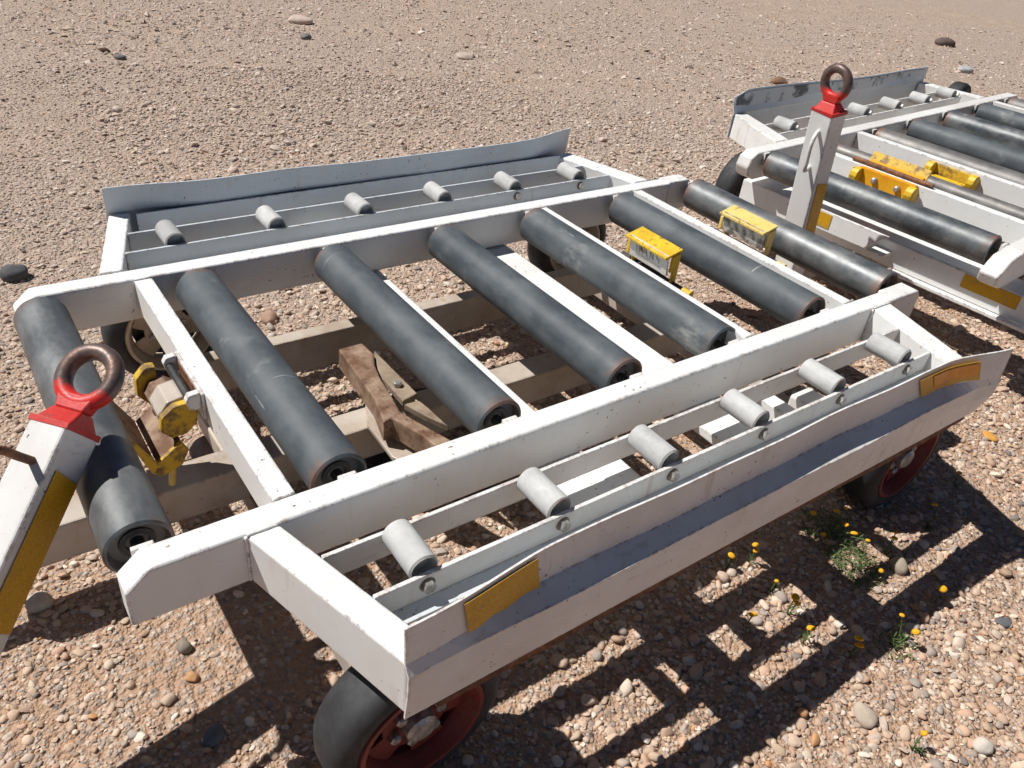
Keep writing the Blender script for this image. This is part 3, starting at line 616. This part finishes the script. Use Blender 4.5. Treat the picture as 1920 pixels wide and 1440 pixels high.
b = new(); prism(b, [(-0.180, -0.068), (-0.172, -0.072), (-0.124, -0.164), (-0.066, -0.122), (-0.052, -0.150), (-0.070, -0.186), (-0.118, -0.206), (-0.140, -0.188)], 0.468, 0.480, 'y'); D1.part('flap_cheek', b, 'yellow_grimy', 0.002, parent=fs)
b = new(); tube(b, [(-0.086, 0.50, -0.196), (-0.096, 0.50, -0.262)], 0.0085, 10); D1.part('lock_pin', b, 'yellow_faded', 0, parent=fs)

# ================================================================== second dolly
D2 = Dolly('cargo_dolly', (2.88, 0.10, 0), 0.0, 0.0, math.radians(4.5))
tag(D2.o, 'farther white roller cargo dolly at the right edge, its red-ringed tow pole standing upright', 'cargo dolly', 'cargo dollies parked in a row')
def beam2(y0, y1):
    b = new(); prism(b, [(0.01, 0.0), (3.03, 0), (3.06, -0.02), (3.06, -0.09), (3.03, -0.13), (0.02, -0.13), (-0.03, -0.105), (-0.045, -0.065), (-0.03, -0.02)], y0, y1, 'y'); return D2.part('side_beam', b, 'white_worn', 0.008, 3)
beam2(1.105, 1.18)
b = new(); prism(b, [(0.06, 0.0), (3.03, 0), (3.06, -0.02), (3.06, -0.09), (3.03, -0.13), (-0.05, -0.13), (-0.11, -0.105), (-0.125, -0.065), (-0.05, -0.012)], -0.105, -0.03, 'y'); D2.part('side_beam', b, 'white_worn', 0.008, 3)
for u in (0.400, 0.905, 2.630): D2.box('cross_beam', u, u + 0.045, -0.029, 1.104, -0.105, -0.0025, 'white', 0.004)
R2 = roller_mesh(1.06, 0.0625); A2 = axle_mesh(1.128, 0.013); T2 = roller_mesh(1.06, 0.040); R2C = roller_mesh(1.06, 0.0625); R2A = roller_mesh(1.06, 0.0625)
for u, me, mt, z in ((0.075, R2, 'rollB', -0.045), (0.655, T2, 'rollC', -0.058), (1.085, R2C, 'rollC', -0.050), (1.475, R2A, 'rollA', -0.040), (1.925, R2, 'rollB', -0.040), (2.375, R2A, 'rollA', -0.040), (2.835, R2C, 'rollC', -0.045)):
    r = D2.at('roller', me, mt, (u, 0.5375, z)); link('axle_pin', A2, 'dark_steel', r)
    D2.at('axle_seat', seat, 'white_worn', (u - 0.005, 1.0965, z + 0.015)); D2.at('axle_seat', seat, 'white_worn', (u, -0.0205, z + 0.015))
b = new(); hexa(b, [(0.265, 1.182, -0.125), (0.375, 1.182, -0.125), (0.555, 1.585, -0.130), (0.462, 1.585, -0.130), (0.265, 1.182, -0.0015), (0.375, 1.182, -0.0015), (0.555, 1.585, -0.0015), (0.462, 1.585, -0.0015)]); D2.part('side_bracket', b, 'white_worn', 0.006, 3)
b = new(); hexa(b, [(2.605, 1.182, -0.125), (2.690, 1.182, -0.125), (2.630, 1.585, -0.130), (2.545, 1.585, -0.130), (2.605, 1.182, -0.0015), (2.690, 1.182, -0.0015), (2.630, 1.585, -0.0015), (2.545, 1.585, -0.0015)]); D2.part('side_bracket', b, 'white', 0.006, 3)
for v, x0, x1 in ((1.285, 0.43, 2.66), (1.415, 0.50, 2.64)):
    D2.box('roller_rail', x0 - 0.012, x1 - 0.085, v, v + 0.010, -0.085, -0.014, 'white', 0.0015)
SM2 = roller_mesh(0.112, 0.036, 'small_roller')
for k in range(6):
    r = D2.at('small_roller', SM2, 'small', (0.600 + 0.376*k, 1.3555, -0.008)); link('bolt', SB, 'bolt', r, (0, -0.0715, 0.012))
b = new(); rows = []
for i in range(41):
    u = 0.455 + 2.16*i/40; k = ss(0, 0.12, (u - 0.455)); lean = 0.012*math.sin(u*3) - 0.02*ss(2.3, 2.6, u)
    rows.append([b.verts.new((u, v + (lean if j < 2 else 0), z)) for j, (v, z) in enumerate(((1.600, (0.105 + 0.012*math.sin(u*2.2))*(0.72 + 0.28*k)), (1.597, 0.045), (1.592, 0.0), (1.598, -0.012), (1.598, -0.128)))])
for p, q in zip(rows, rows[1:]):
    for k in range(4): b.faces.new((p[k], q[k], q[k+1], p[k+1]))
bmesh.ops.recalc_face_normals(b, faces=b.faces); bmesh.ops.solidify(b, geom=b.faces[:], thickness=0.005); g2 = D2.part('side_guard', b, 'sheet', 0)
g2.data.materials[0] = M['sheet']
b = new(); rows = []
for i in range(31):                                                # band of black rubber scuffs on the inner face
    u = 0.475 + 2.11*i/30; lean = 0.012*math.sin(u*3) - 0.02*ss(2.3, 2.6, u); k = ss(0, 0.12, (u - 0.455)); zt = (0.105 + 0.012*math.sin(u*2.2))*(0.72 + 0.28*k)
    rows.append([b.verts.new((u, 1.5905 + lean, zt*0.9)), b.verts.new((u, 1.5885 + lean*0.8, 0.035 + 0.012*math.sin(u*6)))])
for p, q in zip(rows, rows[1:]): b.faces.new((p[0], q[0], q[1], p[1]))
D2.part('scuff_band', b, 'scuffed', 0, parent=g2)

# front axle beam with amber tape, drawbar root plate
D2.box('axle_beam', 0.102, 0.262, -0.36, 1.205, -0.287, -0.172, 'white', 0.006)
D2.box('axle_flange', 0.070, 0.1015, -0.36, 0.36, -0.300, -0.284, 'white', 0.003)
b = new(); bx(b, 0.0995, 0.1010, -0.156, 0.073, -0.238, -0.180); D2.part('reflective_tape', b, 'tape', 0)
b = new(); prism(b, [(0.80, -0.126), (0.385, -0.126), (0.470, -0.214), (0.80, -0.214)], 0.0, 0.014, 'x'); dr = D2.part('drawbar_root', b, 'white', 0.003)
D2.box('drawbar_root', 0.0145, 0.1015, 0.47, 0.80, -0.215, -0.190, 'white', 0.003)
b = new(); bx(b, -0.0025, -0.0010, 0.652, 0.722, -0.197, -0.134); D2.part('reflective_tape', b, 'tape', 0, parent=dr)
D2.box('step_plate', 0.02, 0.1, 0.385, 0.468, -0.226, -0.216, 'white', 0.003)
D2.box('centre_beam', 0.265, 2.9, 0.50, 0.58, -0.43, -0.335, 'dusty', 0.006)
D2.box('lower_cross_member', 1.2, 1.35, -0.1, 1.5, -0.206, -0.132, 'white', 0.006)
D2.box('lower_cross_member', 1.75, 1.9, -0.1, 1.5, -0.206, -0.132, 'white', 0.006)
D2.box('chassis_rail', 0.5, 2.8, 0.88, 0.93, -0.33, -0.207, 'dusty', 0.004)
D2.box('chassis_rail', 0.5, 2.8, 0.17, 0.22, -0.33, -0.207, 'dusty', 0.004)
wheel(D2, 0.47, 1.43, -0.358, -1, 'dark_steel')
wheel(D2, 0.47, -0.55, -0.358, -1, 'dark_steel')
wheel(D2, 2.62, 1.43, -0.358, -1, 'dark_steel')

c4, s4 = math.cos(math.radians(4.5)), math.sin(math.radians(4.5))
def to2(x, y): dx, dy = x - 2.88, y - 0.10; return dx*c4 + dy*s4, -dx*s4 + dy*c4
u, v = to2(2.55, 0.757)
draw_pole(D2, (u, v, 0.353), -0.040 - math.radians(4.5), -0.111, 0.0885, 0.1035, 0.74,
    loop=[(0.040, 0.006, -0.078), (0.066, 0.016, -0.080), (0.090, 0.022, -0.115), (0.094, 0.024, -0.185), (0.092, 0.022, -0.215), (0.080, 0.016, -0.228), (0.040, 0.006, -0.224)], tape=(0.285, 0.60))
b = new(); bx(b, u - 0.14, u + 0.02, v - 0.08, v + 0.08, -0.42, -0.355); D2.part('pole_hinge', b, 'dusty', 0.005)
D2.box('centre_beam', u - 0.05, 0.30, v - 0.045, v + 0.045, -0.43, -0.36, 'dusty', 0.006)

# orange and yellow stop unit between the two front cross beams
b = new(); bx(b, 0.372, 0.398, 0.50, 0.78, -0.10, -0.004); st = D2.part('flap_stop', b, 'orange', 0.003)
for y in (0.485, 0.76):
    b = new(); lathe(b, [(0, 0.036), (0.036, 0.036)], (0.355, y, -0.040), (0, 1, 0), 12); D2.part('flap_cheek', b, 'yellow', 0.002, parent=st)
for y in (0.575, 0.69):
    b = new(); lathe(b, [(0, 0.015), (0.012, 0.015), (0.020, 0.008)], (0.371, y, -0.042), (-1, 0, 0), 12); D2.part('bolt', b, 'bolt', 0, parent=st)
b = new(); tube(b, [(0.415, 0.845, 0.010), (0.415, 0.445, 0.008)], 0.011, 12); D2.part('hinge_pin', b, 'rust', 0, parent=st)
b = new(); bx(b, 0.418, 0.452, 0.50, 0.775, 0.0, 0.022); D2.part('hinge_tube', b, 'orange', 0.006, parent=st)
b = new(); hexa(b, [(0.455, 0.50, 0.004), (0.463, 0.50, 0.002), (0.463, 0.79, 0.002), (0.455, 0.79, 0.004), (0.484, 0.50, 0.052), (0.496, 0.50, 0.048), (0.496, 0.79, 0.048), (0.484, 0.79, 0.052)]); D2.part('flap_top', b, 'yellow_grimy', 0.002, parent=st)
b = new(); bx(b, 0.880, 0.903, 0.43, 0.665, -0.085, -0.018); st = D2.part('flap_stop', b, 'yellow_grimy', 0.003)
b = new(); bx(b, 0.800, 0.865, 0.465, 0.630, -0.095, -0.062); D2.part('flap_body', b, 'yellow', 0.003, parent=st)
for y in (0.425, 0.640):
    b = new(); lathe(b, [(0, 0.038), (0.034, 0.038)], (0.862, y, -0.045), (0, 1, 0), 12); D2.part('flap_cheek', b, 'yellow', 0.002, parent=st)

lw = link('wheel', None, None); lw.location = (6.62, 2.22, 0); lw.rotation_euler = (0, 0, 0.12); tag(lw, 'black rubber wheel standing on the gravel just behind the farther dolly', 'wheel')
for nm, me, mt in (('tyre', WM[0], 'tyre'), ('rim', WM[1], 'dark_steel'), ('hub_cap', WM[2], 'bolt')):
    me = me.copy(); me.materials.clear(); link(nm, me, mt, lw, (0, 0, 0.191))

# ================================================================== loose stones
def stone(x, y, r, col, label, flat=0.6, name='stone'):
    b = new(); bmesh.ops.create_icosphere(b, subdivisions=3, radius=1.0)
    d = [(Vector((random.gauss(0, 1), random.gauss(0, 1), random.gauss(0, 1))).normalized(), random.uniform(0.68, 0.92)) for _ in range(7)]
    for v in b.verts:
        for n, h in d:
            q = v.co.dot(n)
            if q > h: v.co -= n*(q - h)*0.8
        v.co *= 1 + random.uniform(-0.012, 0.012)
    a = random.uniform(0, 3.1)
    bmesh.ops.scale(b, vec=(r, r*random.uniform(0.7, 0.9), r*flat), verts=b.verts); bmesh.ops.rotate(b, cent=(0, 0, 0), matrix=Matrix.Rotation(a, 3, 'Z'), verts=b.verts)
    c = Vector(col); m = simple('stone_surface', tuple(c*0.8), tuple(c*1.15), 25/max(r*20, 1), 0.85, 0.0, bump=0.35)
    o = link(name, fin(b, 'stone', 0, smooth=True), m, None, (x, y, r*flat*0.45)); tag(o, label, 'stone', 'loose stones on the gravel'); return o
stone(-0.209, 2.317, 0.055, (0.09, 0.09, 0.095), 'rounded dark grey stone at the left edge beyond the tow pole', 0.75)
stone(-0.432, 0.547, 0.033, (0.50, 0.45, 0.37), 'large pale round stone beside the leaning tow pole', 0.7)
stone(1.640, -0.506, 0.034, (0.36, 0.30, 0.22), 'smooth tan cobble in the striped shadow by the flowers', 0.75)
stone(-0.194, -0.008, 0.028, (0.13, 0.14, 0.16), 'dark blue grey stone in the shadow left of the front wheel', 0.8)
stone(0.087, 0.921, 0.053, (0.30, 0.225, 0.19), 'big brown stone under the front flap stop', 0.75)
stone(-0.180, 0.250, 0.020, (0.27, 0.225, 0.18), 'small grey brown stone on sandy ground below the beam end', 0.85)
stone(1.296, -0.953, 0.027, (0.62, 0.56, 0.48), 'whitish stone in the bottom right corner', 0.7)
stone(2.807, 6.602, 0.125, (0.55, 0.43, 0.36), 'pale flat rock far off near the top edge', 0.35)
stone(3.725, 5.144, 0.115, (0.50, 0.40, 0.33), 'pale flat slab half sunk in gravel, beyond the far guard', 0.22)
stone(10.679, 4.543, 0.13, (0.12, 0.085, 0.07), 'dark clod far behind the farther dolly at top right', 0.5)
stone(2.576, -0.302, 0.033, (0.62, 0.30, 0.06), 'bright orange stone right of the near rear wheel', 0.35)
stone(-0.189, 0.162, 0.0165, (0.52, 0.28, 0.13), 'small orange brown stone below the front beam end', 0.7)
stone(2.598, 5.992, 0.06, (0.20, 0.185, 0.175), 'dark stone just below the pale flat rock', 0.5)
stone(0.972, 5.574, 0.05, (0.17, 0.16, 0.15), 'dark stone in the gravel at upper left', 0.5)
stone(1.115, -0.749, 0.037, (0.46, 0.38, 0.30), 'flat tan stone at the bottom edge right of the shadows', 0.5)
stone(0.552, 1.592, 0.042, (0.38, 0.24, 0.17), 'reddish stone seen between the first two inner rollers', 0.6)
stone(0.51, 1.459, 0.022, (0.55, 0.50, 0.44), 'whitish pebble seen between the first two inner rollers', 0.75)
stone(6.291, 3.705, 0.085, (0.22, 0.12, 0.07), 'dark brown clod left of the upright tow pole ring', 0.5)
stone(9.312, 3.51, 0.10, (0.42, 0.42, 0.42), 'light grey lump behind the farther dolly', 0.45)
stone(1.726, -0.785, 0.026, (0.13, 0.13, 0.135), 'thin dark slate chip at the right edge', 0.35)

# ================================================================== flowering weeds
HEAD = new(); lathe(HEAD, [(-0.0035, 0.002), (-0.002, 0.0088), (0.001, 0.0098), (0.0045, 0.0075), (0.0062, 0.003)], (0, 0, 0), (0, 0, 1), 12); HEAD = fin(HEAD, 'flower_head', 0, smooth=True)
def weed(x, y, stems, label, leaves=6):
    o = link('flowering_weed', None, None); o.location = (x, y, 0); tag(o, label, 'plant', 'yellow flowering weeds')
    for dx, dy, h, fl in stems:
        b = new(); k = random.uniform(-0.012, 0.012)
        pts = smooth_path([(dx*0.15, dy*0.15, -0.004), (dx*0.45 + k, dy*0.4, h*0.45), (dx, dy, h)], 5); tube(b, pts, 0.0017, 5)
        for j in range(leaves):
            t = random.uniform(0.1, 0.75); p = pts[int(t*(len(pts)-1))]; a = random.uniform(0, 6.28); l = random.uniform(0.010, 0.022)
            q = p + Vector((math.cos(a)*l, math.sin(a)*l, l*random.uniform(0.2, 0.9))); s = Vector((-math.sin(a), math.cos(a), 0))*0.0022
            m = p.lerp(q, 0.55); vs_ = [b.verts.new(w) for w in (p, m + s, q, m - s)]; b.faces.new(vs_)
        st = link('stem', fin(b, 'stem', 0), 'stem', o)
        if fl: 
            hd = link('flower_head', HEAD, 'petal', st, pts[-1], (random.uniform(-0.6, 0.3), random.uniform(-0.5, 0.5), 0)); hd.scale = (fl*0.86, fl*0.86, fl*0.8)
    return o
def foliage(o, n, r, hmax, mat='stem'):
    b = new()
    for _ in range(n):
        a = random.uniform(0, 6.28); d = r*math.sqrt(random.random()); p = Vector((math.cos(a)*d, math.sin(a)*d, random.uniform(0, hmax)*(1 - 0.6*d/r)))
        a2 = random.uniform(0, 6.28); l = random.uniform(0.008, 0.024); q = p + Vector((math.cos(a2)*l, math.sin(a2)*l, l*random.uniform(-0.2, 1.0))); s = Vector((-math.sin(a2), math.cos(a2), random.uniform(-.5, .5)))*0.0017
        m = p.lerp(q, 0.5); b.faces.new([b.verts.new(w) for w in (p, m + s, q, m - s)])
    return link('foliage', fin(b, 'foliage', 0), mat, o)
w = weed(1.575, -0.315, [(-0.06, 0.05, 0.08, 1.1), (0.0, -0.03, 0.07, 1.0), (0.02, 0.02, 0.075, 1.2), (0.045, 0.01, 0.085, 0.8), (-0.01, -0.065, 0.07, 1.4), (-0.075, -0.01, 0.05, 1.1), (0.015, -0.10, 0.06, 0.9)], 'bushy yellow flowered weed growing in front of the near rear wheel', 9)
foliage(w, 420, 0.095, 0.06)
w = weed(1.52, -0.44, [(0.03, -0.02, 0.045, 0), (-0.05, 0.02, 0.05, 0), (0.02, -0.06, 0.04, 1.0)], 'low feathery green weed in the sunlit gap behind the tan cobble', 9)
foliage(w, 460, 0.075, 0.035); foliage(w, 90, 0.08, 0.02, 'dry')
weed(1.66, -0.455, [(0.0, 0.0, 0.07, 1.2), (0.02, 0.01, 0.075, 0.8)], 'pair of yellow flowers right of the bushy weed, behind the tan cobble')
weed(1.885, -0.46, [(0.01, 0.02, 0.085, 1.2), (-0.01, 0.0, 0.04, 0)], 'tall single yellow flower standing right of the near rear wheel', 14)
weed(1.18, -0.245, [(0.0, 0.0, 0.055, 1.4)], 'leftmost yellow flower under the guard, out of the shade stripe')
weed(1.255, -0.262, [(0.0, 0.0, 0.075, 1.2), (0.004, -0.006, 0.055, 1.1)], 'two amber flowers one above the other, under the guard')
weed(1.065, -0.42, [(0.0, 0.0, 0.06, 1.4)], 'yellow flower at the left end of the square sunlit patch')
weed(1.205, -0.445, [(0.0, 0.0, 0.07, 1.4), (0.002, -0.008, 0.055, 1.2)], 'two orange yellow flowers at the right of the square sunlit patch')
weed(1.165, -0.53, [(0.0, 0.0, 0.06, 1.4), (0.03, 0.02, 0.04, 0)], 'yellow flower on the long sunlit stripe below the square patch', 8)
weed(1.24, -0.62, [(0.0, 0.0, 0.07, 1.5), (0.003, -0.008, 0.05, 1.4)], 'two yellow flowers in the outermost shadow band')
weed(1.615, -0.64, [(0.0, 0.0, 0.06, 1.5)], 'single yellow flower in the shadow band right of the tan cobble')
w = weed(1.375, -0.665, [(0.02, 0.025, 0.085, 0.9), (0.03, -0.02, 0.06, 1.3), (-0.03, -0.02, 0.04, 0), (-0.02, 0.02, 0.05, 0)], 'spreading weed with two yellow flowers at the shadow edge', 12)
foliage(w, 70, 0.05, 0.02); foliage(w, 60, 0.06, 0.012, 'dry')
weed(1.15, -0.862, [(0.0, 0.0, 0.06, 1.0), (-0.02, -0.02, 0.03, 0)], 'small flowering weed at the bottom edge near the right corner', 10)
weed(1.225, -0.372, [(0.0, 0.0, 0.05, 0.8), (0.02, 0.01, 0.03, 0)], 'tiny yellow flowered sprout between two sunlit stripes', 10)
weed(2.165, -0.385, [(0.0, 0.0, 0.06, 1.1), (0.02, -0.02, 0.025, 0)], 'withered flower stem on sunlit gravel right of the near rear wheel', 5)

SC.render.engine = 'CYCLES'
